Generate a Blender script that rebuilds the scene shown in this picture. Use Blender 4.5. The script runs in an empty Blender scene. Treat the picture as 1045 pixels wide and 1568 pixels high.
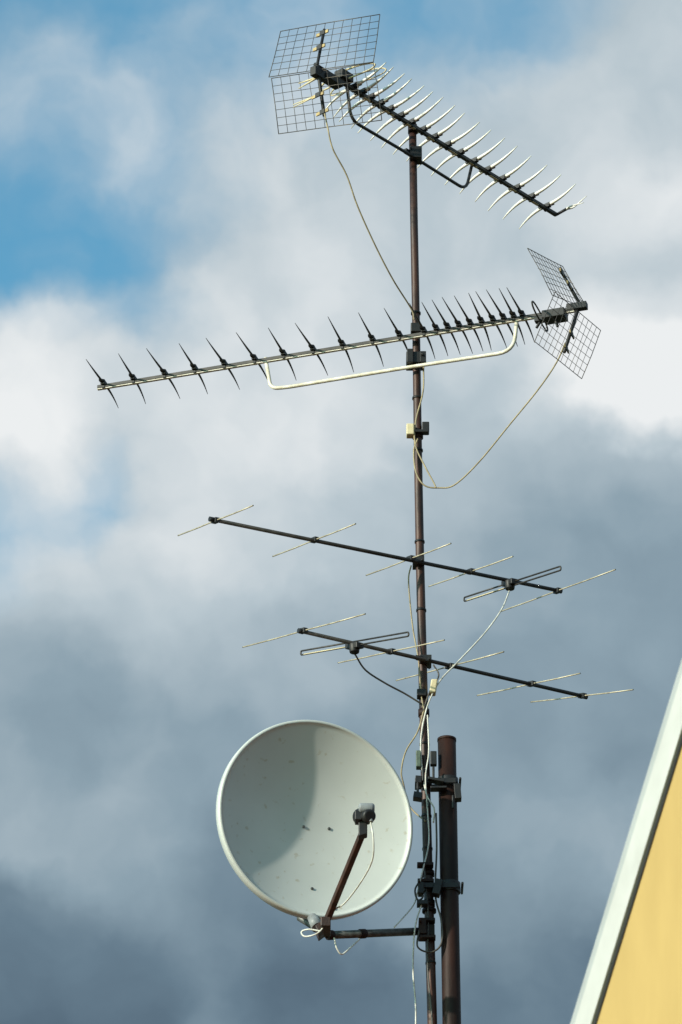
import bpy, math, random
from mathutils import Vector, Matrix, Quaternion
random.seed(7)
scene = bpy.context.scene
R = math.radians
# ------------------------------------------------------------------ camera frame for pixel unprojection
PITCH = R(28); F = 6800.0; CAM = Vector((-0.30, -15.0, 1.6))
FW = Vector((0, math.cos(PITCH), math.sin(PITCH)))
UP = Vector((0, -math.sin(PITCH), math.cos(PITCH)))
RT = Vector((1, 0, 0))
def P(px, py, Y=0.0):
    """pixel + distance plane -> world position in metres"""
    d = FW * F + RT * (px - 522.5) + UP * (784 - py)
    return CAM + d * ((Y - CAM.y) / d.y)

# ------------------------------------------------------------------ materials
def mat(name, col, col2=None, rough=0.6, metal=0.0, scale=20, bump=0.0, lo=0.35, hi=0.65, detail=6, stretch=None, spec=0.5):
    m = bpy.data.materials.new(name); m.use_nodes = True
    nt = m.node_tree; b = nt.nodes['Principled BSDF']
    b.inputs['Roughness'].default_value = rough; b.inputs['Metallic'].default_value = metal
    b.inputs['Specular IOR Level'].default_value = spec
    tc = nt.nodes.new('ShaderNodeTexCoord'); no = nt.nodes.new('ShaderNodeTexNoise')
    no.inputs['Scale'].default_value = scale; no.inputs['Detail'].default_value = detail
    src = tc.outputs['Object']
    if stretch:
        mp = nt.nodes.new('ShaderNodeMapping'); mp.inputs['Scale'].default_value = stretch
        nt.links.new(src, mp.inputs[0]); src = mp.outputs[0]
    nt.links.new(src, no.inputs['Vector'])
    cr = nt.nodes.new('ShaderNodeValToRGB')
    cr.color_ramp.elements[0].position = lo; cr.color_ramp.elements[1].position = hi
    c2 = col2 or tuple(c * 0.8 for c in col)
    cr.color_ramp.elements[0].color = (*col, 1); cr.color_ramp.elements[1].color = (*c2, 1)
    nt.links.new(no.outputs['Fac'], cr.inputs[0]); nt.links.new(cr.outputs[0], b.inputs['Base Color'])
    if bump:
        bp = nt.nodes.new('ShaderNodeBump'); bp.inputs['Strength'].default_value = bump; bp.inputs['Distance'].default_value = 0.01
        nt.links.new(no.outputs['Fac'], bp.inputs['Height']); nt.links.new(bp.outputs[0], b.inputs['Normal'])
    return m
M_rust = mat('rusty_steel', (0.022, 0.011, 0.008), (0.066, 0.026, 0.015), 0.5, 0.1, 22, 0.4, stretch=(1, 1, .35), spec=.45)
M_rustd = mat('dark_rusty_steel', (0.009, 0.005, 0.004), (0.030, 0.011, 0.007), 0.6, 0.0, 18, 0.4, stretch=(1, 1, .3), spec=.25)
M_alu = mat('weathered_aluminium', (0.90, 0.87, 0.80), (0.76, 0.72, 0.62), 0.35, 0.0, 30)
M_alud = mat('shade_darkened_aluminium', (0.08, 0.075, 0.065), (0.035, 0.033, 0.03), 0.5, 0.2, 40)  # old aluminium, with the elements' shade side put into the dark colour
M_alum = mat('dull_aluminium', (0.55, 0.49, 0.36), (0.32, 0.27, 0.18), 0.45, 0.2, 30)
M_boom = mat('weathered_shaded_boom', (0.045, 0.038, 0.032), (0.018, 0.016, 0.014), 0.5, 0.2, 30)  # weathered dark metal, with the shade seen from below painted in
M_white = mat('enamelled_tube', (0.78, 0.73, 0.62), (0.58, 0.52, 0.40), 0.45, 0.0, 25)
M_black = mat('black_plastic', (0.008, 0.008, 0.009), (0.016, 0.015, 0.014), 0.5, 0, 30, spec=.4)
M_clamp = mat('brass_clamp', (0.42, 0.32, 0.14), (0.2, 0.14, 0.06), 0.5, 0.3, 60)
M_cream = mat('cream_plastic', (0.66, 0.57, 0.36), (0.54, 0.45, 0.27), 0.55, 0, 30)
M_wire = mat('grid_wire', (0.06, 0.055, 0.05), (0.12, 0.10, 0.08), 0.5, 0.4, 40)
M_cab = mat('cream_cable_sheath', (0.40, 0.32, 0.18), (0.24, 0.19, 0.11), 0.6, 0, 30)
M_cabw = mat('white_cable_sheath', (0.70, 0.69, 0.63), (0.48, 0.46, 0.40), 0.5, 0, 30)
M_cabd = mat('dark_cable_sheath', (0.04, 0.035, 0.03), (0.08, 0.07, 0.055), 0.5, 0, 30)
M_galv = mat('galvanised_steel', (0.13, 0.14, 0.13), (0.06, 0.06, 0.055), 0.5, 0.4, 40)
M_green = mat('green_box', (0.10, 0.14, 0.10), (0.05, 0.07, 0.05), 0.6, 0, 40)
M_grey = mat('grey_plastic', (0.26, 0.28, 0.29), (0.18, 0.19, 0.20), 0.5, 0, 40)

# ------------------------------------------------------------------ geometry helpers
def empty(name, loc=(0, 0, 0)):
    e = bpy.data.objects.new(name, None); scene.collection.objects.link(e); e.location = loc
    e.empty_display_size = 0.1
    return e
class B:
    def __init__(s): s.v = []; s.f = []; s.sm = []
    def tube(s, pts, r, n=8, caps=True):
        pts = [Vector(p) for p in pts]; k = len(pts)
        rs = r if isinstance(r, (list, tuple)) else [r] * k
        t0 = (pts[1] - pts[0]).normalized()
        a = t0.orthogonal().normalized(); base = len(s.v); prev = t0
        for i, p in enumerate(pts):
            if i == 0: t = t0
            elif i == k - 1: t = (pts[-1] - pts[-2]).normalized()
            else: t = ((pts[i + 1] - p).normalized() + (p - pts[i - 1]).normalized()).normalized()
            a = prev.rotation_difference(t) @ a; a = (a - t * a.dot(t)).normalized(); prev = t
            b = t.cross(a)
            for j in range(n):
                an = 2 * math.pi * j / n
                s.v.append(p + (a * math.cos(an) + b * math.sin(an)) * rs[i])
        for i in range(k - 1):
            for j in range(n):
                j2 = (j + 1) % n
                s.f.append((base + i * n + j, base + i * n + j2, base + (i + 1) * n + j2, base + (i + 1) * n + j)); s.sm.append(True)
        if caps:
            s.f.append(tuple(base + j for j in reversed(range(n)))); s.sm.append(False)
            s.f.append(tuple(base + (k - 1) * n + j for j in range(n))); s.sm.append(False)
        return s
    def boxv(s, o, a, b, c):
        o = Vector(o); a = Vector(a); b = Vector(b); c = Vector(c); k = len(s.v)
        if a.cross(b).dot(c) < 0: a, b = b, a
        for w in (0, 1):
            for q in (o, o + a, o + a + b, o + b): s.v.append(q + c * w)
        for f in ((3, 2, 1, 0), (4, 5, 6, 7), (0, 1, 5, 4), (1, 2, 6, 5), (2, 3, 7, 6), (3, 0, 4, 7)):
            s.f.append(tuple(k + i for i in f)); s.sm.append(False)
        return s
    def box(s, c, ax, ay, az, hx, hy, hz):
        c = Vector(c); ax = Vector(ax).normalized(); ay = Vector(ay).normalized(); az = Vector(az).normalized()
        return s.boxv(c - ax * hx - ay * hy - az * hz, ax * 2 * hx, ay * 2 * hy, az * 2 * hz)
    def obj(s, name, m, parent=None, bevel=0):
        me = bpy.data.meshes.new(name); me.from_pydata([tuple(v) for v in s.v], [], s.f); me.update()
        for p, q in zip(me.polygons, s.sm): p.use_smooth = q
        me.materials.append(m); o = bpy.data.objects.new(name, me); scene.collection.objects.link(o)
        if parent:
            o.parent = parent; o.matrix_parent_inverse = Matrix.Translation(parent.location).inverted()
        if bevel:
            bv = o.modifiers.new('bevel', 'BEVEL'); bv.width = bevel; bv.segments = 2; bv.limit_method = 'ANGLE'
        return o
def crv(pts, n=8):
    pts = [Vector(p) for p in pts]; q = [pts[0] * 2 - pts[1]] + pts + [pts[-1] * 2 - pts[-2]]; out = []
    for i in range(1, len(q) - 2):
        for j in range(n):
            t = j / n
            out.append(0.5 * ((2 * q[i]) + (q[i + 1] - q[i - 1]) * t + (2 * q[i - 1] - 5 * q[i] + 4 * q[i + 1] - q[i + 2]) * t * t + (3 * q[i] - q[i - 1] - 3 * q[i + 1] + q[i + 2]) * t ** 3))
    out.append(pts[-1]); return out
def rounded(pts, rad=0.04, n=6):
    pts = [Vector(p) for p in pts]; out = [pts[0]]
    for i in range(1, len(pts) - 1):
        a = (pts[i - 1] - pts[i]); b = (pts[i + 1] - pts[i]); r = min(rad, a.length * .45, b.length * .45)
        p0 = pts[i] + a.normalized() * r; p1 = pts[i] + b.normalized() * r
        for j in range(n + 1):
            t = j / n; out.append(p0 * (1 - t) ** 2 + pts[i] * 2 * t * (1 - t) + p1 * t * t)
    out.append(pts[-1]); return out
Z = Vector((0, 0, 1)); X = Vector((1, 0, 0)); Yv = Vector((0, 1, 0))

# ------------------------------------------------------------------ masts
mast = empty('antenna_mast', P(645, 900, 0))
mp = [P(632, 195), P(634.5, 350), P(637.5, 500), P(640.5, 700), P(643.5, 860), P(648, 1040), P(652, 1200), P(656.5, 1360), P(661, 1520)]
low = mp[-1] + (mp[-1] - mp[-2]).normalized() * 0.85
B().tube(mp + [low], [.0155] * 3 + [.016, .0165, .017, .0175, .0175, .018, .018], 20).obj('tube', M_rust, mast)
def mx(py):
    xs = [(195, 632), (350, 634.5), (500, 637.5), (700, 640.5), (860, 643.5), (1040, 648), (1200, 652), (1360, 656.5), (1600, 663.5)]
    for (a, b), (c, d) in zip(xs, xs[1:]):
        if a <= py <= c: return b + (d - b) * (py - a) / (c - a)
    return 662
def ring(bb, py, r=.023, h=.012, x=None):
    c = P(mx(py) if x is None else x, py, 0)
    bb.tube([c - Z * h, c + Z * h], r, 16)
cl = B()
ring(cl, 198, .0185, .02); ring(cl, 668, .021, .01); ring(cl, 1092, .021, .014); ring(cl, 1338, .023, .01); ring(cl, 1384, .022, .012)
ring(cl, 1395, .026, .006)
cl.obj('collars', M_rustd, mast)
pole = empty('steel_pole', P(688, 1400, .0))
pp = [P(684.5, 1134, 0), P(688, 1340, 0), P(692, 1560, 0)]
pl = pp[-1] + (pp[-1] - pp[-2]).normalized() * .75
B().tube(pp + [pl], .034, 28).obj('tube', M_rustd, pole)
B().tube([pp[0] - Z * .004, pp[0] + Z * .006], .0355, 28).obj('cap', M_rustd, pole)
br = B()
for py in (1200, 1360):
    a = P(mx(py), py, 0); b = P(686 + (py - 1200) * .02, py, 0)
    for s in (-1, 1):
        br.box((a + b) / 2 + Yv * s * .042 + Z * s * .006, X, Yv, Z, .07, .003, .010)
    br.tube([a + Vector((-.035, -.05, 0)), a + Vector((-.035, .05, 0))], .005, 8)
    br.tube([b + Vector((.045, -.05, 0)), b + Vector((.045, .05, 0))], .005, 8)
    br.tube([a - Z * .018, a + Z * .018], .024, 16)
    br.tube([b - Z * .02, b + Z * .02], .039, 24)
for px, py, hw, hh in ((641, 1196, .012, .014), (640, 1220, .016, .012), (701, 1214, .012, .03), (668, 1196, .03, .005), (672, 1208, .03, .004), (645, 1362, .010, .022), (670, 1360, .014, .03), (647, 1384, .02, .008)):
    tl_ = random.uniform(-.25, .25)
    br.box(P(px, py, -.045), X + Z * tl_, Yv, Z - X * tl_, hw, .02, hh)
for px, py in ((648, 1186), (664, 1184), (657, 1226), (694, 1228), (640, 1208)):
    br.tube([P(px, py - 10, -.06), P(px, py + 10, -.06)], .005, 8)
br.obj('clamps', M_black, mast, .0015)
B().box(P(641, 1164, -.03), X, Yv, Z, .009, .018, .033).obj('junction_box', M_green, mast, .003)
B().box(P(664, 1162, -.03), X, Yv, Z, .012, .012, .028).obj('amplifier_box', M_black, mast, .003)
i1 = B(); i1.box(P(628.5, 660, -.02), X, Yv, Z, .015, .02, .024); i1.box(P(664, 1053, -.02), X, Yv, Z + X * .15, .012, .02, .028); i1.obj('splitter_box', M_cream, mast, .004)
i2 = B(); i2.box(P(652, 656, -.01), X, Yv, Z, .014, .02, .02); i2.box(P(645, 662, -.02), X, Yv, Z, .03, .015, .006); i2.box(P(646, 1063, -.02), X, Yv, Z, .018, .02, .014)
i2.obj('strap_clamps', M_black, mast, .003)
lb = B()
for py in (1325, 1350, 1410, 1436):
    lb.box(P(mx(py) - 4, py, -.03), X, Yv, Z, .03, .018, .006)
    lb.tube([P(mx(py) - 14, py, -.07), P(mx(py) - 14, py, .03)], .005, 8)
lb.obj('u_bolts', M_rustd, mast, .002)

# ------------------------------------------------------------------ UHF antennas
def grid(bb, c, nu, nv, r=.0012):
    tl, tr, brr, bl = c
    nrm = (tr - tl).cross(bl - tl).normalized()
    for i in range(nu + 1):
        t = i / nu; a = tl.lerp(tr, t); b = bl.lerp(brr, t); bw = nrm * random.uniform(-.004, .004)
        bb.tube([a, a.lerp(b, .5) + bw, b], r * (1.5 if i in (0, nu) else 1), 5)
    for j in range(nv + 1):
        t = j / nv; a = tl.lerp(bl, t); b = tr.lerp(brr, t); bw = nrm * random.uniform(-.004, .004)
        bb.tube([a, a.lerp(b, .5) + bw, b], r * (1.5 if j in (0, nv) else 1), 5)
def uhf(parent, a, b, ts, half, m_el, m_boom, sc=.02, under=None, rad=.0042):
    ax = (b - a).normalized(); e = ax.cross(Z).normalized()
    if e.y > 0: e = -e
    upv = e.cross(ax).normalized()
    if upv.z < 0: upv = -upv
    bo = B(); bo.box((a + b) / 2, ax, e, upv, (b - a).length / 2, .0075, .0075); bo.obj('boom', m_boom, parent, .0015)
    if under:
        u = B(); u.box((a + b) / 2 - upv * .0095 , ax, e, upv, (b - a).length / 2, .006, .0015); u.obj('boom_lit_strip', under, parent)  # pale strip paints the lit lower edge of the boom
    el = B(); ck = B()
    for i, t in enumerate(ts):
        c = a.lerp(b, t) + upv * .014
        h = half * (1 + .10 * (1 - t)) * random.uniform(.97, 1.03)
        w = random.uniform(-.06, .06)
        pts = []; rr = []
        for k in range(-8, 9):
            s = k / 8
            pts.append(c + e * h * s + Z * (sc * abs(s) * s * 1.0) + ax * (w * h * s + .008 * s * s)); rr.append(rad * (1 - .78 * abs(s) ** 1.6))
        el.tube(pts, rr, 8)
        ck.box(c - upv * .002, ax, e, upv, .009, .020, .009)
        ck.box(c + e * .022 + upv * .001, ax + e * .7, e, upv, .012, .007, .006)
        ck.box(c - e * .022 + upv * .001, ax + e * .7, e, upv, .012, .007, .006)
        ck.box(c - upv * .016, ax, e, upv, .006, .010, .008)
    el.obj('directors', m_el, parent); ck.obj('director_clamps', M_black, parent, .0015)
    return ax, e, upv
# --- top antenna
k1 = 1.342 / 400
def Y1(x): return -.035 + (x - 632) * k1
t1 = empty('tv_antenna', P(632, 195, 0))
a = P(497, 109, Y1(497)); b = P(852, 329, Y1(852))
ts = [.12, .155, .19, .23, .27, .315, .36, .41, .46, .515, .57, .63, .69, .755, .82, .885, .955]
ax, e, upv = uhf(t1, a, b, ts, .150, M_alu, M_boom, .050, rad=.0078)
# the wide double director carried on a stub at the nose
q = B(); q.tube([b, b + e * .055 + Z * .008], .006, 8); q.obj('nose_stub', M_black, t1)
q = B()
for sg in (-1, 1):
    s0_ = b + e * .055 + Z * .008
    q.tube(crv([s0_, s0_ + e * .03 + ax * sg * .012 + Z * .004 * sg, s0_ + e * .095 + ax * .012 * sg + Z * (.010 + .022 * sg)], 5), [.0055 - .0004 * i for i in range(11)], 8)
q.obj('nose_director', M_alu, t1)
u = B()
for k in range(9):
    t0 = .16 + k * .09; p0 = a.lerp(b, t0); p1 = a.lerp(b, t0 + .035)
    u.box((p0 + p1) / 2 - upv * .0090, ax, e, upv, (p1 - p0).length / 2, .0055, .001)
u.obj('boom_patches', M_cream, t1)
B().tube(rounded([P(532, 135, Y1(532)), P(538, 184, Y1(538)), P(628, 237, Y1(628)), P(714, 291, Y1(714)), P(723, 252, Y1(723))], .05), .0065, 10).obj('support_bracket', M_boom, t1)
c = P(637, 240, 0); q = B(); q.box(c + Vector((0, -.01, 0)), X, Yv, Z, .024, .03, .026); q.box(c + Vector((-.03, -.03, 0)), ax, e, Z, .022, .008, .01)
q.tube([c + Vector((-.02, -.05, .012)), c + Vector((-.02, .04, .012))], .004, 8); q.obj('mast_clamp', M_black, t1, .003)
hy = Y1(490)
g = B()
hl, hr = P(416, 120, hy + .146), P(572, 96, hy - .146)
grid(g, (P(430, 48, hy + .19), P(582, 22, hy - .10), P(572, 95, hy - .146), P(412, 118, hy + .146)), 11, 7)
grid(g, (hl, hr, P(585, 184, hy - .11), P(427, 205, hy + .18)), 11, 7)
g.obj('reflector_grid', M_wire, t1)
s = B(); s.tube([P(497, 45, hy + .04), P(486, 100, hy - .012)], .0065, 8); s.tube([P(486, 100, hy - .012), P(497, 178, hy + .03)], .0075, 8)
s.box(P(488, 113, hy), ax, e, Z, .035, .014, .02); s.box(P(508, 124, Y1(508)), ax, e, Z, .05, .022, .012)
s.tube([P(482, 98, hy), P(520, 122, Y1(520))], .008, 8)
s.obj('reflector_bar', M_black, t1, .002)
s = B(); s2 = B()
for px, py in ((494, 51), (489, 73), (487, 146), (494, 172)):
    s.box(P(px, py, hy - .02), e, ax, Z, .030, .003, .007); s2.box(P(px, py - 1, hy - .026), e, ax, Z, .012, .003, .010)
s.obj('grid_clamps', M_clamp, t1, .001); s2.obj('grid_clamp_nuts', M_black, t1, .001)
dc = P(527, 122, Y1(527)) + Z * .02
lp = []
for k in range(33):
    an = 2 * math.pi * k / 32
    lp.append(dc + e * math.copysign(abs(math.cos(an)) ** .6, math.cos(an)) * .14 + Z * math.sin(an) * .022 + ax * .02 * abs(math.cos(an)))
s = B(); s.tube(lp, .0040, 6, False)
lp2 = [p + ax * .07 + Z * .01 for p in lp]; s.tube(lp2, .003, 6, False)
for sg in (-1, 1):
    s.tube([P(488, 118, hy), P(488, 118, hy) - e * .10 + Z * .012 * sg], [.005, .002], 8)
    s.tube([P(486, 146, hy), P(486, 146, hy) - e * .12 + Z * .006 * sg], [.004, .0016], 8)
s.obj('folded_dipole', M_cream, t1)
B().box(dc - Z * .008, ax, e, Z, .035, .022, .02).obj('dipole_box', M_black, t1, .004)
# --- middle antenna
k2 = -.336 / 400
def Y2(x): return -.045 + (x - 637) * k2
t2 = empty('tv_antenna', P(637, 505, 0))
a = P(880, 474, Y2(880)); b = P(150, 593.5, Y2(150))
xs = [160, 207, 256, 303, 349, 396, 441, 486, 531, 577, 618, 655, 674, 691, 708, 725, 742, 759, 775, 790, 803]
ts = [(880 - x) / 730 for x in xs]
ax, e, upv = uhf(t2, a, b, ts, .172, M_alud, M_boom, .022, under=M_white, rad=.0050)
B().tube(rounded([P(407, 548, Y2(407)), P(415, 595, Y2(415)), P(440, 593, Y2(440)), P(622, 563, Y2(622)), P(787, 538, Y2(787)), P(792, 488, Y2(792))], .07), .0075, 12).obj('support_bracket', M_white, t2)
c = P(636, 553, -.01); q = B(); q.box(c, X, Yv, Z, .035, .035, .024); q.box(c + Vector((-.02, -.035, 0)), X, Yv, Z, .012, .012, .03); q.box(c + Vector((.03, -.035, -.005)), X, Yv, Z, .012, .012, .024)
q.tube([c + Vector((.028, -.06, .0)), c + Vector((.028, .05, 0))], .005, 8); q.obj('mast_clamp', M_black, t2, .003)
q = B(); c = P(637, 506, -.03); q.box(c, X, Yv, Z, .02, .028, .02); q.obj('boom_clamp', M_black, t2, .003)
hy = Y2(880)
g = B()
grid(g, (P(808, 380, hy - .16), P(862, 408, hy + .17), P(899, 470, hy + .17), P(846, 452, hy - .18)), 11, 7, .0011)
grid(g, (P(850, 447, hy - .18), P(920, 506, hy + .18), P(891, 580, hy + .15), P(819, 523, hy - .2)), 11, 7, .0011)
g.obj('reflector_grid', M_wire, t2)
s = B(); s.tube([P(857, 410, hy), P(890, 468, hy + .02)], .0065, 8); s.tube([P(888, 466, hy), P(864, 540, hy)], .0075, 8)
s.box(P(884, 470, hy), ax, e, Z, .04, .014, .014); s.tube([P(832, 480, Y2(832)), P(893, 470, hy)], .007, 8); s.obj('reflector_bar', M_black, t2, .002)
s = B(); s2 = B()
for px, py in ((861, 418), (872, 437), (876, 512), (868, 534)):
    s.box(P(px, py, hy - .02), e, ax, Z, .028, .003, .007); s2.box(P(px, py - 1, hy - .026), e, ax, Z, .012, .003, .010)
s.obj('grid_clamps', M_clamp, t2, .001); s2.obj('grid_clamp_nuts', M_black, t2, .001)
dc = P(850, 484, Y2(850) - .02)
s = B(); s.box(dc, ax, e, Z, .045, .03, .017); s.box(dc + ax * .05 - Z * .004, ax, e, Z, .03, .012, .012)
s.tube([dc + ax * .05, dc + ax * .075 - Z * .04], .006, 8); s.tube([dc - Z * .01, dc - Z * .05 - ax * .01], .006, 8)
s.obj('dipole_box', M_black, t2, .004)
lp = []
for k in range(33):
    an = 2 * math.pi * k / 32
    lp.append(dc + e * math.copysign(abs(math.cos(an)) ** .6, math.cos(an)) * .11 + Z * (math.sin(an) * .02 + .01) + ax * .06)
B().tube(lp, .0035, 6, False).obj('folded_dipole', M_alud, t2)

# ------------------------------------------------------------------ VHF antennas
def vhf(name, b0, b1, els, dip, clampx):
    t = empty(name, P(clampx[0], clampx[1], 0))
    a = P(*b0); b = P(*b1); axx = (b - a).normalized()
    bo = B(); bo.tube([a, b], .0075, 12); bo.obj('boom', M_boom, t)
    kap = B()
    kap.tube([a - axx * .006, a + axx * .014], .0095, 10); kap.tube([b - axx * .014, b + axx * .006], .0095, 10); kap.obj('boom_caps', M_black, t)
    eb = B(); cb = B()
    for (x0, y0, x1, y1, cx, dy) in els:
        Yc = b0[2] + (b1[2] - b0[2]) * (cx - b0[0]) / (b1[0] - b0[0]) - .002
        f0 = (cx - x0) / (x1 - x0)
        p0 = P(x0, y0, Yc + dy * f0); p1 = P(x1, y1, Yc - dy * (1 - f0))
        pm = p0.lerp(p1, f0) ; sag = Vector((0, 0, -.004))
        eb.tube([p0, p0.lerp(p1, f0 * .5) + sag * .3, pm, p0.lerp(p1, (1 + f0) / 2) + sag * .3, p1], .0026, 8)
        cb.box(pm, axx, (p1 - p0), Z, .009, .016, .010)
        for pe in (p0, p1): cb.tube([pe, pe.lerp(pm, .008)], .0032, 6)
    eb.obj('elements', M_alum, t); cb.obj('element_clamps', M_black, t, .001)
    x0, y0, x1, y1, cx, cy, dy = dip
    Yc = b0[2] + (b1[2] - b0[2]) * (cx - b0[0]) / (b1[0] - b0[0])
    f0 = (cx - x0) / (x1 - x0)
    p0 = P(x0, y0, Yc + dy * f0); p1 = P(x1, y1, Yc - dy * (1 - f0)); d = (p1 - p0).normalized()
    o = Z * .0085
    loop = rounded([(p0 + p1) / 2 + o, p0 + o, p0 - o, p1 - o, p1 + o, (p0 + p1) / 2 + o], .0085)
    B().tube(loop, .0034, 8).obj('folded_dipole', M_boom, t)
    hi = B(); hi.tube([p0.lerp(p1, .03) - o * 1.05 - Yv * .003, p0.lerp(p1, .42) - o * 1.05 - Yv * .003], .0024, 6); hi.obj('dipole_sleeve', M_cream, t)
    pb = P(cx, cy, Yc - .01)
    q = B(); q.tube([pb + Z * .016, pb - Z * .018], [.022, .018], 14); q.box(pb + Z * .01, d, axx, Z, .034, .016, .012); q.obj('dipole_box', M_black, t, .003)
    c = P(clampx[0], clampx[1], -.01)
    q = B(); q.box(c, X, Yv, Z, .022, .034, .013); q.box(c + Vector((-.012, -.03, -.004)), axx, Yv, Z, .03, .006, .009)
    q.tube([c + Vector((.014, -.05, -.01)), c + Vector((.014, .04, -.01))], .004, 8); q.obj('mast_clamp', M_black, t, .002)
    return t
kb = 300 / 532 / 400
def Y3(x): return -.035 + (x - 643) * kb
D3 = .45
vhf('tv_antenna', (323, 795, Y3(323)), (858, 905, Y3(858)),
    [(273, 820, 388, 774, 331, .42), (418, 852, 545, 802, 483, D3), (561, 881, 691, 832, 630, D3), (657, 898, 786, 852, 722, D3), (765, 937, 943, 872, 855, .6)],
    (711, 918, 859, 870, 781, 896, .5), (641, 862))
kb4 = 250 / 437 / 400
def Y4(x): return -.035 + (x - 650) * kb4
vhf('tv_antenna', (459, 966, Y4(459)), (897, 1067, Y4(897)),
    [(372, 991, 560, 940, 466, .5), (518, 1015, 681, 980, 600, .42), (607, 1042, 772, 998, 690, .42), (731, 1065, 889, 1031, 815, .4), (813, 1075, 970, 1056, 893, .4)],
    (461, 1000, 626, 971, 543, 993, .45), (652, 1013))

# ------------------------------------------------------------------ cables
cab = empty('coaxial_cable', P(645, 700, -.02))
def cable(pts, m, r=.0030, nm='strand'):
    B().tube(crv([P(*p) for p in pts]), r, 8).obj(nm, m, cab)
ya = Y1(497)
cable([(497, 172, ya), (502, 195, ya), (510, 228, ya + .02), (531, 268, ya + .08), (548, 316, ya + .14), (575, 376, ya + .24), (602, 428, ya + .34), (630, 473, -.03), (634, 490, -.025)], M_cab, nm='feed')
cable([(866, 525, Y2(866)), (852, 556, -.25), (824, 597, -.22), (780, 651, -.17), (735, 706, -.1), (697, 742, -.05), (672, 747, -.03), (650, 743, -.03), (637, 722, -.03), (634, 690, -.03), (640, 672, -.03)], M_cab, nm='feed')
cable([(649, 562, -.03), (648, 600, -.025), (637, 645, -.03), (636, 680, -.03), (650, 712, -.03), (664, 738, -.03), (668, 747, -.03)], M_cab, nm='jumper')
cable([(630, 866, -.05), (626, 885, -.04), (628, 920, -.03), (633, 965, -.03), (641, 1010, -.03), (645, 1060, -.03), (650, 1090, -.03)], M_cab, .0028, nm='feed')
cable([(781, 903, Y3(781)), (768, 934, .05), (742, 970, .02), (703, 1012, -.01), (676, 1040, -.03), (660, 1068, -.03), (651, 1095, -.03), (645, 1130, -.03), (646, 1170, -.035), (653, 1215, -.06), (665, 1238, -.06), (664, 1260, -.04)], M_cabw, .0030, nm='feed')
cable([(544, 1002, Y4(543)), (560, 1026, -.13), (590, 1046, -.09), (620, 1062, -.05), (646, 1078, -.03)], M_cabd, .0035, nm='feed')
cable([(650, 1085, -.03), (640, 1120, -.03), (622, 1150, -.03), (615, 1180, -.02), (618, 1200, -.01), (628, 1235, .02), (652, 1258, -.02)], M_cab, .0030, nm='drop')
cable([(655, 1095, -.03), (657, 1150, -.035), (652, 1190, -.06), (655, 1240, -.05), (657, 1290, -.035), (647, 1335, -.05), (640, 1365, -.05), (632, 1388, -.05), (604, 1420, -.12)], M_cabw, .0028, nm='drop')
cable([(646, 1345, -.05), (636, 1362, -.05), (640, 1378, -.05), (648, 1372, -.05), (641, 1352, -.05), (650, 1340, -.05)], M_cabd, .0035, nm='coil')
cable([(648, 1090, -.03), (658, 1060, -.035), (672, 1035, -.03), (664, 1018, -.03)], M_cabd, .003, nm='tail')
cable([(646, 1385, -.05), (638, 1410, -.05), (634, 1440, -.05), (633, 1490, -.04), (637, 1545, -.03), (636, 1620, -.03)], M_cabw, .0030, nm='drop')
cable([(668, 1245, -.05), (669, 1300, -.03), (667, 1370, -.03), (676, 1410, -.04), (676, 1445, -.04), (660, 1458, -.04), (640, 1450, -.05), (642, 1425, -.05)], M_cabd, .0035, nm='drop')
cable([(648, 1250, -.03), (650, 1320, -.03), (656, 1400, -.035), (655, 1480, -.03), (662, 1560, -.03), (663, 1640, -.03)], M_cabd, .003, nm='drop')
for py in (480, 610, 690, 830, 935, 1095, 1140, 1250, 1300, 1475):
    q = B(); ring(q, py, .0195, .004); q.obj('cable_tie', M_black, cab)

# ------------------------------------------------------------------ satellite dish
YD = -.32
dc = P(485, 1253, YD)
n = (FW * -0.875 + RT * .342 + UP * .342).normalized()
depth = (dc - CAM).dot(FW); RD = 158 * depth / F
dish = empty('satellite_dish', dc)
u1 = (Z - n * n.z).normalized(); u2 = u1.cross(n).normalized()
prof = []
dd = .084; RI = RD * .966
for i in range(0, 29):
    r = RI * i / 28; prof.append((r, -dd * (1 - (r / RI) ** 2)))
prof += [(RI + .001, .0030), (RI + .004, .0045), (RD - .003, .0040), (RD, .0005), (RD * 1.004, -.006), (RD * 1.002, -.030), (RD * .990, -.033)]
for i in range(26, -1, -1):
    r = RI * i / 28; prof.append((r, -dd * (1 - (r / RI) ** 2) - .006))
NS = 128; vs = []; fs = []
for (r, h) in prof:
    for j in range(NS):
        an = 2 * math.pi * j / NS
        vs.append(dc + (u2 * math.cos(an) + u1 * math.sin(an)) * max(r, 1e-4) + n * h)
for i in range(len(prof) - 1):
    for j in range(NS):
        j2 = (j + 1) % NS
        fs.append((i * NS + j, i * NS + j2, (i + 1) * NS + j2, (i + 1) * NS + j))
bb = B(); bb.v = vs; bb.f = fs; bb.sm = [True] * len(fs)
M_dish = mat('dish_powder_coat', (0.55, 0.57, 0.545), (0.49, 0.51, 0.485), 0.4, 0, 5, 0.02, lo=.3, hi=.75, detail=8)
nt = M_dish.node_tree
n2 = nt.nodes.new('ShaderNodeTexNoise'); n2.inputs['Scale'].default_value = 38; n2.inputs['Detail'].default_value = 3
r2 = nt.nodes.new('ShaderNodeValToRGB'); r2.color_ramp.elements[0].position = .64; r2.color_ramp.elements[1].position = .74
r2.color_ramp.elements[0].color = (1, 1, 1, 1); r2.color_ramp.elements[1].color = (.72, .60, .44, 1)
mx2 = nt.nodes.new('ShaderNodeMixRGB'); mx2.blend_type = 'MULTIPLY'; mx2.inputs[0].default_value = .6
bs = nt.nodes['Principled BSDF']; old = bs.inputs['Base Color'].links[0].from_socket
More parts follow.
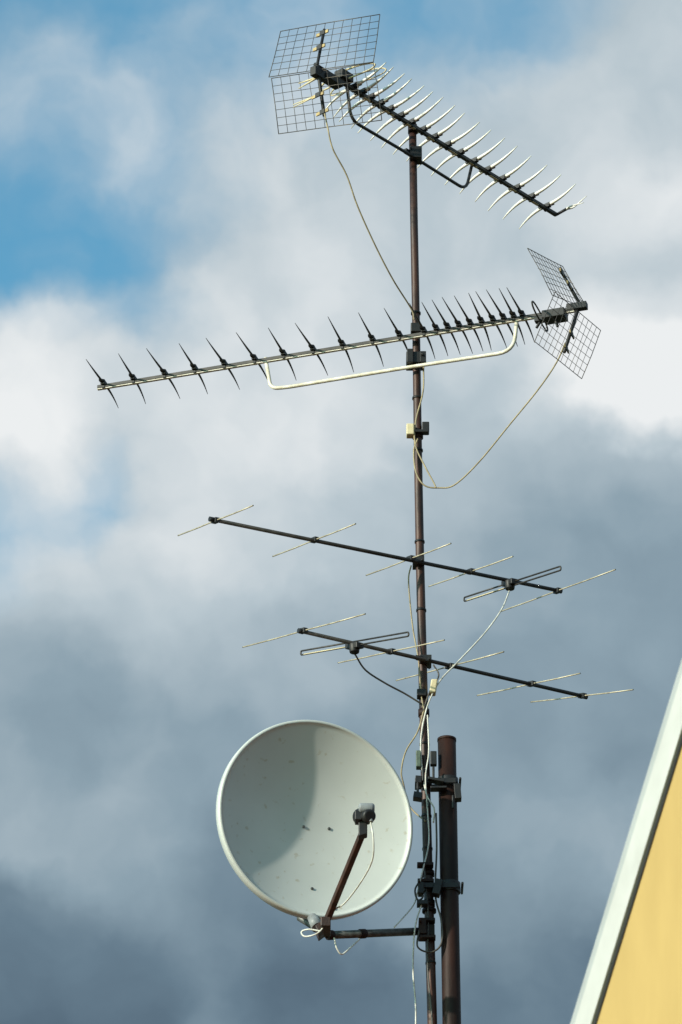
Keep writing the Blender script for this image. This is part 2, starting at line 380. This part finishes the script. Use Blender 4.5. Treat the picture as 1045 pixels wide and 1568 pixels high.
tc = nt.nodes.new('ShaderNodeTexCoord'); nt.links.new(tc.outputs['Object'], n2.inputs['Vector']); nt.links.new(n2.outputs['Fac'], r2.inputs[0])
nt.links.new(old, mx2.inputs[1]); nt.links.new(r2.outputs[0], mx2.inputs[2]); nt.links.new(mx2.outputs[0], bs.inputs['Base Color'])
bb.obj('reflector', M_dish, dish)
def on_dish(px, py):
    d = (FW * F + RT * (px - 522.5) + UP * (784 - py)).normalized()
    t = (dc - CAM).dot(n) / d.dot(n); p = CAM + d * t
    for _ in range(12):
        w = p - dc; r = (w - n * w.dot(n)).length; tgt = -dd * (1 - (r / RI) ** 2)
        p += d * ((tgt - w.dot(n)) / d.dot(n))
    return p
q = B()
for px, py in ((465, 1266), (504, 1269), (478, 1361), (512, 1392)):
    p = on_dish(px, py); q.tube([p - n * .004, p + n * .005], [.0065, .005], 10)
q.obj('bolts', M_galv, dish)
base = P(499, 1414, YD - .02); foc = P(557, 1272, YD - .47); lnb = P(560, 1250, YD - .50)
adir = (foc - base).normalized(); side = adir.cross(n).normalized(); oth = adir.cross(side)
q = B(); q.box((base + foc) / 2, adir, side, oth, (foc - base).length / 2, .0105, .0105); q.obj('feed_arm', M_rust, dish, .003)
q = B(); q.box(base - Z * .012, X, Yv, Z, .018, .05, .018); q.box(P(493, 1424, YD), X + Z * .8, Yv, Z - X * .4, .022, .04, .016)
q.obj('arm_socket', M_rust, dish, .003)
q = B(); q.tube([P(478, 1404, YD + .04), P(487, 1420, YD + .02)], [.018, .024], 12); q.obj('tilt_bracket', M_grey, dish)
ld = (dc - n * .05 - lnb).normalized()
q = B(); q.tube([lnb - ld * .05, lnb - ld * .045, lnb - ld * .01], [.018, .024, .024], 20); q.tube([lnb + ld * .0, lnb + ld * .055], [.031, .031], 20)
q.box(P(556, 1268, YD - .49), X + Z * .3, Yv, Z, .016, .02, .034); q.box(P(549, 1252, YD - .50), X, Yv, Z, .012, .025, .018)
q.obj('lnb_body', M_black, dish, .003)
q = B(); l0 = lnb + Vector((.004, -.02, .022))
q.tube([l0 - X * .028, l0 - X * .022, l0 + X * .020, l0 + X * .028], [.012, .018, .018, .012], 18)
q.tube([P(568, 1246, YD - .53), P(568, 1259, YD - .53)], [.011, .009], 12)
q.obj('lnb_cover', M_grey, dish, .002)
s0 = P(503, 1432, YD + .08); s1 = P(646, 1426, -.005)
q = B(); q.tube([s0, s1], .0145, 16); q.obj('support_arm', M_galv, dish)
q = B(); sm = s0.lerp(s1, .36); sdir = (s1 - s0).normalized(); q.tube([sm - sdir * .014, sm + sdir * .014], .0175, 16)
q.tube([s0 - sdir * .004, s0 + sdir * .02], .018, 16); q.box(P(647, 1424, -.01), X, Yv, Z, .014, .04, .03); q.box(P(655, 1424, -.03), X, Yv, Z, .026, .006, .02)
q.obj('arm_collars', M_rustd, dish, .002)
bk = dc - n * (dd + .03)
q = B(); q.box(bk - u1 * .06, u2, u1, n, .06, .14, .012); q.tube([bk - u1 * .08 - n * .012, bk - u1 * .34 - n * .02, s0], .014, 12); q.obj('back_frame', M_galv, dish, .002)
def dcab(pts, m, r=.003): B().tube(crv([P(*p) for p in pts]), r, 8).obj('feed_cable', m, dish)
dcab([(567, 1254, YD - .53), (572, 1285, YD - .53), (570, 1318, YD - .47), (552, 1352, YD - .33), (528, 1383, YD - .16), (512, 1393, YD - .07), (503, 1408, YD - .05), (488, 1428, YD - .05), (468, 1434, YD - .03), (462, 1427, YD - .02), (473, 1423, YD - .04), (492, 1426, YD - .05)], M_cabw)
dcab([(512, 1436, YD), (516, 1452, YD), (524, 1461, YD + .01), (537, 1451, YD + .03), (551, 1438, YD + .06)], M_cabw)

# ------------------------------------------------------------------ houses
M_yel = mat('ochre_render', (0.450, 0.305, 0.108), (0.395, 0.265, 0.090), 0.85, 0, 9, 0.35, lo=.3, hi=.75, stretch=(1, 1, .35), detail=8)
M_trim = mat('white_painted_wood', (0.52, 0.51, 0.49), (0.45, 0.44, 0.42), 0.5, 0, 8)
M_trim2 = mat('grey_painted_edge', (0.37, 0.38, 0.38), (0.32, 0.33, 0.33), 0.5, 0, 8)
M_gap = mat('painted_gap_shade', (0.012, 0.012, 0.012), (0.02, 0.02, 0.02), 0.9, 0, 8)  # near-black colour painted in for the shade below the verge board
M_tile = mat('terracotta_tiles', (0.32, 0.11, 0.05), (0.2, 0.075, 0.04), 0.8, 0, 6, 0.3)
M_glass = mat('window_glass', (0.03, 0.04, 0.05), (0.04, 0.05, 0.06), 0.08, 0, 3)
M_wall2 = mat('cream_render', (0.55, 0.5, 0.4), (0.48, 0.43, 0.34), 0.85, 0, 9, .3)
M_door = mat('brown_door', (0.12, 0.06, 0.03), (0.09, 0.045, 0.02), 0.5, 0, 12)
def poly(bb, vs, fs):
    k = len(bb.v); bb.v += [Vector(v) for v in vs]; bb.f += [tuple(k + i for i in f) for f in fs]; bb.sm += [False] * len(fs)
def gable_house(name, Ev, h, nr, slope, hw, D, mw, roofm):
    hs = empty(name, (Ev.x, Ev.y, 0)); ez = Ev.z; inn = -nr
    d = (h + Z * slope).normalized(); q1 = (h * slope - Z).normalized()
    d2 = (h * -1 + Z * slope).normalized(); q2 = (h * -slope - Z).normalized()
    O = Vector((Ev.x, Ev.y, 0)); w = 2 * hw; drop = .05; i0 = .010
    a = O + inn * i0; pts = [a, a + h * w, a + h * w + Z * (ez - drop), a + h * hw + Z * (ez - drop + hw * slope), a + Z * (ez - drop)]
    bk = [p + inn * D for p in pts]
    wb = B(); poly(wb, pts + bk, [(4, 3, 2, 1, 0), (5, 6, 7, 8, 9), (0, 1, 6, 5), (1, 2, 7, 6), (2, 3, 8, 7), (3, 4, 9, 8), (4, 0, 5, 9)]); wb.obj('walls', mw, hs)
    E1 = Vector((Ev.x, Ev.y, ez)); E2 = E1 + h * w; L = math.hypot(hw, hw * slope) + .35
    rb = B(); tb = B(); gb = B(); t2b = B()
    for E, dv, qv in ((E1, d, q1), (E2, d2, q2)):
        st = E - dv * .35
        rb.boxv(st + qv * .006 + inn * .028, dv * (L - .001), qv * .038, inn * (D + .1))
        n_b = int(D / .22)
        tb.boxv(st + qv * .027, dv * L, qv * .085, inn * .0245)
        t2b.boxv(st - nr * 0.002, dv * L, qv * .025, inn * .0225)
        gb.boxv(st + qv * .110 + inn * .0065, dv * L, qv * .014, inn * .003)  # solid dark strip added where the gap would only be in shade
        for i in range(n_b):
            o = st + inn * (.15 + i * .22) - qv * .004
            rb.tube([o, o + dv * L], .05, 8)
    rb.obj('roof', roofm, hs); tb.obj('verge_board', M_trim, hs); t2b.obj('verge_edge', M_trim2, hs); gb.obj('gap_shade_strip', M_gap, hs)
    fb = B(); gl = B()
    def window(o, uu, nn, ww, hh):
        gl.boxv(o + uu * .04 + Z * .04 + nn * .004, uu * (ww - .08), Z * (hh - .08), nn * .006)
        for aa, bbv, cc in ((o, uu * ww, Z * .06), (o + Z * (hh - .06), uu * ww, Z * .06), (o + Z * .06, uu * .06, Z * (hh - .12)), (o + uu * (ww - .06) + Z * .06, uu * .06, Z * (hh - .12)), (o + uu * (ww / 2 - .03) + Z * .06, uu * .06, Z * (hh - .12))):
            fb.boxv(aa + nn * .001, bbv, cc, nn * .04)
        fb.boxv(o - Z * .063 - uu * .08, uu * (ww + .16), Z * .06, nn * .10)
    wa = O + inn * i0
    for hh0 in ([1.0] + ([3.6] if ez > 6 else [])):
        for k in (1.6, w - 2.8): window(wa + h * k + Z * hh0, h, nr, 1.2, 1.3)
    for k in range(3):
        window(wa + inn * (1.6 + 2.6 * k) + Z * 1.0 , inn, -h, 1.1, 1.3)
    fb.obj('window_frames', M_trim, hs); gl.obj('window_glass', M_glass, hs)
    db = B(); db.boxv(wa + h * (hw - .5) + nr * .002 + Z * .05, h * 1.0, Z * 2.1, nr * .05); db.obj('door', M_door, hs)
    return hs
A = P(1046, 1000, -5.6); Bp = P(872, 1568, -5.0)
d = (A - Bp).normalized(); h = Vector((d.x, d.y, 0)).normalized(); slope = d.z / math.hypot(d.x, d.y)
nr = Vector((h.y, -h.x, 0))
gable_house('yellow_house', Bp - d * 1.3, h, nr, slope, 4.2, 9.0, M_yel, M_tile)
gable_house('tiled_roof_house', Vector((1.6, 2.9, 5.35)), Vector((0, -1, 0)), Vector((1, 0, 0)), .60, 2.8, 9.0, M_wall2, M_tile)

# ------------------------------------------------------------------ ground
M_gr = mat('grass_ground', (0.05, 0.075, 0.025), (0.10, 0.09, 0.05), 0.95, 0, .6, .5)
gb = B(); poly(gb, [(-3000, -3000, 0), (3000, -3000, 0), (3000, 3000, 0), (-3000, 3000, 0)], [(0, 1, 2, 3)]); gb.obj('ground', M_gr)

# ------------------------------------------------------------------ sky (world)
SUN_E = R(18); AZ = R(53)
SV = Vector((-math.cos(SUN_E) * math.sin(AZ), -math.cos(SUN_E) * math.cos(AZ), math.sin(SUN_E)))
w = bpy.data.worlds.new('World'); scene.world = w; w.use_nodes = True
w.cycles.sampling_method = 'MANUAL'; w.cycles.sample_map_resolution = 128
nt = w.node_tree; N = nt.nodes; Lk = nt.links; N.clear()
out = N.new('ShaderNodeOutputWorld'); tc = N.new('ShaderNodeTexCoord')
def vm(op, a, b=None, sc=None):
    x = N.new('ShaderNodeVectorMath'); x.operation = op
    for i, q in enumerate((a, b)):
        if q is None: continue
        if isinstance(q, (tuple, Vector)): x.inputs[i].default_value = tuple(q)
        else: Lk.new(q, x.inputs[i])
    if sc is not None:
        if isinstance(sc, (int, float)): x.inputs['Scale'].default_value = sc
        else: Lk.new(sc, x.inputs['Scale'])
    return x.outputs['Value'] if op in ('DISTANCE', 'DOT_PRODUCT', 'LENGTH') else x.outputs['Vector']
def ma(op, a, b=None, c=None, clamp=False):
    x = N.new('ShaderNodeMath'); x.operation = op; x.use_clamp = clamp
    for i, q in enumerate((a, b, c)):
        if q is None: continue
        if isinstance(q, (int, float)): x.inputs[i].default_value = q
        else: Lk.new(q, x.inputs[i])
    return x.outputs[0]
def noise(v, scale, det=5, rough=.5):
    x = N.new('ShaderNodeTexNoise'); x.noise_dimensions = '2D'; x.inputs['Scale'].default_value = scale; x.inputs['Detail'].default_value = det; x.inputs['Roughness'].default_value = rough
    Lk.new(v, x.inputs['Vector']); return x
D = tc.outputs['Generated']
yy = ma('MAXIMUM', vm('DOT_PRODUCT', D, FW), .25)
uu = ma('DIVIDE', vm('DOT_PRODUCT', D, RT), yy); vv = ma('DIVIDE', vm('DOT_PRODUCT', D, UP), yy)
cb = N.new('ShaderNodeCombineXYZ'); Lk.new(ma('MULTIPLY', uu, 6.8), cb.inputs[0]); Lk.new(ma('MULTIPLY', vv, 6.8), cb.inputs[1])
p = cb.outputs[0]
nz = noise(p, 4.6, 5, .55)
warp = vm('SCALE', vm('SUBTRACT', nz.outputs['Color'], (.5, .5, .5)), sc=.15)
pw = vm('ADD', p, warp)
# cloud layout: (pixel x, pixel y, cloud cover, brightness)
CP = [(0,0,.05,.7),(200,20,.0,.78),(400,20,.12,.78),(330,110,.36,.80),(620,20,.05,.78),(780,60,.12,.78),(870,20,.3,.72),(980,40,.9,.75),(960,150,1,.72),(800,190,.95,.78),(640,130,.6,.79),(520,120,.45,.79),
(60,150,.34,.82),(200,180,.42,.84),(50,260,.20,.78),(200,290,.30,.80),(350,250,.60,.77),(500,250,.85,.78),(30,360,-.05,.7),(100,425,-.45,.6),(180,395,-.35,.6),(300,365,.50,.74),(225,475,-.3,.6),(10,430,-.4,.6),(75,510,1.1,1),(130,485,1,.97),(15,550,1.1,.96),
(30,640,1.1,1.02),(90,710,1,.92),(200,570,1.1,.82),(285,450,1.1,.98),(380,430,1.0,.81),(450,500,1.1,.86),(550,350,.95,.82),(500,650,1.1,.86),(350,700,1.1,.87),(700,400,1,.82),(700,270,1,.78),(900,250,1,.73),(960,310,1,.94),(850,330,1,.77),(1020,420,1,.75),
(925,590,1,1.28),(1020,585,1,1.28),(970,500,1,.92),(800,590,1,.79),(750,680,1,.69),(900,680,1,.58),(1000,730,1,.48),(850,800,1,.49),(150,780,.0,.75),(40,825,.3,.80),(250,820,1.1,.85),(400,850,1,.79),(550,800,1,.74),(120,890,1,.74),(100,985,1,.55),(250,950,1,.70),
(450,1000,1,.60),(700,900,1,.57),(900,950,1,.46),(800,1100,1,.46),(100,1100,1,.46),(300,1100,1,.50),(550,1150,1,.49),(60,1240,1,.58),(200,1310,1,.54),(850,1250,1,.55),(1000,1100,1,.45),(750,1370,1,.41),(300,1410,1,.32),(90,1430,1,.26),(500,1500,1,.18),(100,1550,1,.13),(820,1500,1,.23),(600,1350,1,.45)]
def field(px, py, s=76.0):
    sc_ = sb_ = sw_ = 0
    for (x, y, c_, b_) in CP:
        wt = math.exp(-((px - x) ** 2 + (py - y) ** 2) / (s * s)); sc_ += c_ * wt; sb_ += b_ * wt; sw_ += wt
    e_ = 2e-4
    return (sc_ + .6 * e_) / (sw_ + e_), (sb_ + .5 * e_) / (sw_ + e_)
sx = N.new('ShaderNodeSeparateXYZ'); Lk.new(pw, sx.inputs[0])
ux = ma('MULTIPLY_ADD', sx.outputs[0], 1 / 1.4, .5)
prevc = None; rows = list(range(-60, 1680, 68))
for i, ry in enumerate(rows):
    rp = N.new('ShaderNodeValToRGB'); rp.color_ramp.interpolation = 'CARDINAL'; el_ = rp.color_ramp.elements
    NC = 21
    for j in range(NC):
        t_ = j / (NC - 1); px = (t_ - .5) * 1400 + 522.5
        c_, b_ = field(px, ry)
        if j == 0: e_ = el_[0]; e_.position = 0
        elif j == NC - 1: e_ = el_[-1]; e_.position = 1
        else: e_ = el_.new(t_)
        e_.color = ((c_ + .8) / 2.2, b_ / 1.4, 0, 1)
    Lk.new(ux, rp.inputs[0])
    if prevc is None: prevc = rp.outputs[0]
    else:
        v0 = (784 - rows[i - 1]) / 1000; v1 = (784 - ry) / 1000
        mrr = N.new('ShaderNodeMapRange'); mrr.inputs['From Min'].default_value = v0; mrr.inputs['From Max'].default_value = v1; mrr.clamp = True
        Lk.new(sx.outputs[1], mrr.inputs['Value'])
        mm = N.new('ShaderNodeMixRGB'); Lk.new(mrr.outputs[0], mm.inputs[0]); Lk.new(prevc, mm.inputs[1]); Lk.new(rp.outputs[0], mm.inputs[2]); prevc = mm.outputs[0]
sp = N.new('ShaderNodeSeparateXYZ'); Lk.new(prevc, sp.inputs[0])
cov = ma('MULTIPLY_ADD', sp.outputs[0], 2.2, -.8); bri = ma('MULTIPLY', sp.outputs[1], 1.4)
n1 = noise(pw, 6.5, 6, .52); n2 = noise(pw, 3.4, 4, .5)
cov2 = ma('ADD', cov, ma('MULTIPLY', ma('SUBTRACT', n1.outputs['Fac'], .5), .50))
bri2 = ma('ADD', ma('ADD', bri, .01), ma('ADD', ma('MULTIPLY', ma('SUBTRACT', n2.outputs['Fac'], .5), .16), ma('MULTIPLY', ma('SUBTRACT', n1.outputs['Fac'], .5), .17)), clamp=True)
mr = N.new('ShaderNodeMapRange'); mr.interpolation_type = 'SMOOTHSTEP'; mr.inputs['From Min'].default_value = -.20; mr.inputs['From Max'].default_value = .85; Lk.new(cov2, mr.inputs['Value'])
cr = N.new('ShaderNodeValToRGB'); cr.color_ramp.interpolation = 'LINEAR'
def lin(c): return tuple(((x / 255 + .055) / 1.055) ** 2.4 if x > 10 else x / 255 / 12.92 for x in c)
st = [(0, (72, 91, 108)), (.25, (104, 126, 142)), (.5, (141, 162, 175)), (.75, (185, 199, 207)), (1, (236, 239, 240))]
els = cr.color_ramp.elements
els[0].position = 0; els[0].color = (*lin(st[0][1]), 1); els[1].position = 1; els[1].color = (*lin(st[-1][1]), 1)
for ps, c_ in st[1:-1]:
    k_ = els.new(ps); k_.color = (*lin(c_), 1)
Lk.new(bri2, cr.inputs[0])
sky = N.new('ShaderNodeTexSky'); sky.sky_type = 'NISHITA'; sky.sun_disc = False
sky.sun_elevation = SUN_E; sky.sun_rotation = math.atan2(SV.x, SV.y) % (2 * math.pi)
b1 = N.new('ShaderNodeBackground'); b1.inputs[1].default_value = .15
Lk.new(vm('MULTIPLY', sky.outputs[0], (.78, 1.50, 1.50)), b1.inputs[0])
b2 = N.new('ShaderNodeBackground'); b2.inputs[1].default_value = 1.0; Lk.new(cr.outputs[0], b2.inputs[0])
mxs = N.new('ShaderNodeMixShader'); Lk.new(mr.outputs[0], mxs.inputs[0]); Lk.new(b1.outputs[0], mxs.inputs[1]); Lk.new(b2.outputs[0], mxs.inputs[2])
Lk.new(mxs.outputs[0], out.inputs[0])

# ------------------------------------------------------------------ sun + camera
sl = bpy.data.lights.new('sun', 'SUN'); sl.energy = 5.0; sl.angle = R(1.2); sl.color = (1, .93, .80)
so = bpy.data.objects.new('sun', sl); scene.collection.objects.link(so); so.rotation_euler = SV.to_track_quat('Z', 'Y').to_euler(); so.location = SV * 30
cd = bpy.data.cameras.new('camera'); co = bpy.data.objects.new('camera', cd); scene.collection.objects.link(co)
co.location = CAM; co.rotation_euler = (R(90) + PITCH, 0, 0)
cd.sensor_fit = 'VERTICAL'; cd.sensor_height = 36; cd.sensor_width = 24; cd.lens = 36 * F / 1568
cd.clip_start = .1; cd.clip_end = 10000
cd.dof.use_dof = True; cd.dof.focus_distance = 17.0; cd.dof.aperture_fstop = 11
scene.camera = co
scene.view_settings.view_transform = 'Standard'; scene.view_settings.look = 'None'; scene.view_settings.exposure = 0
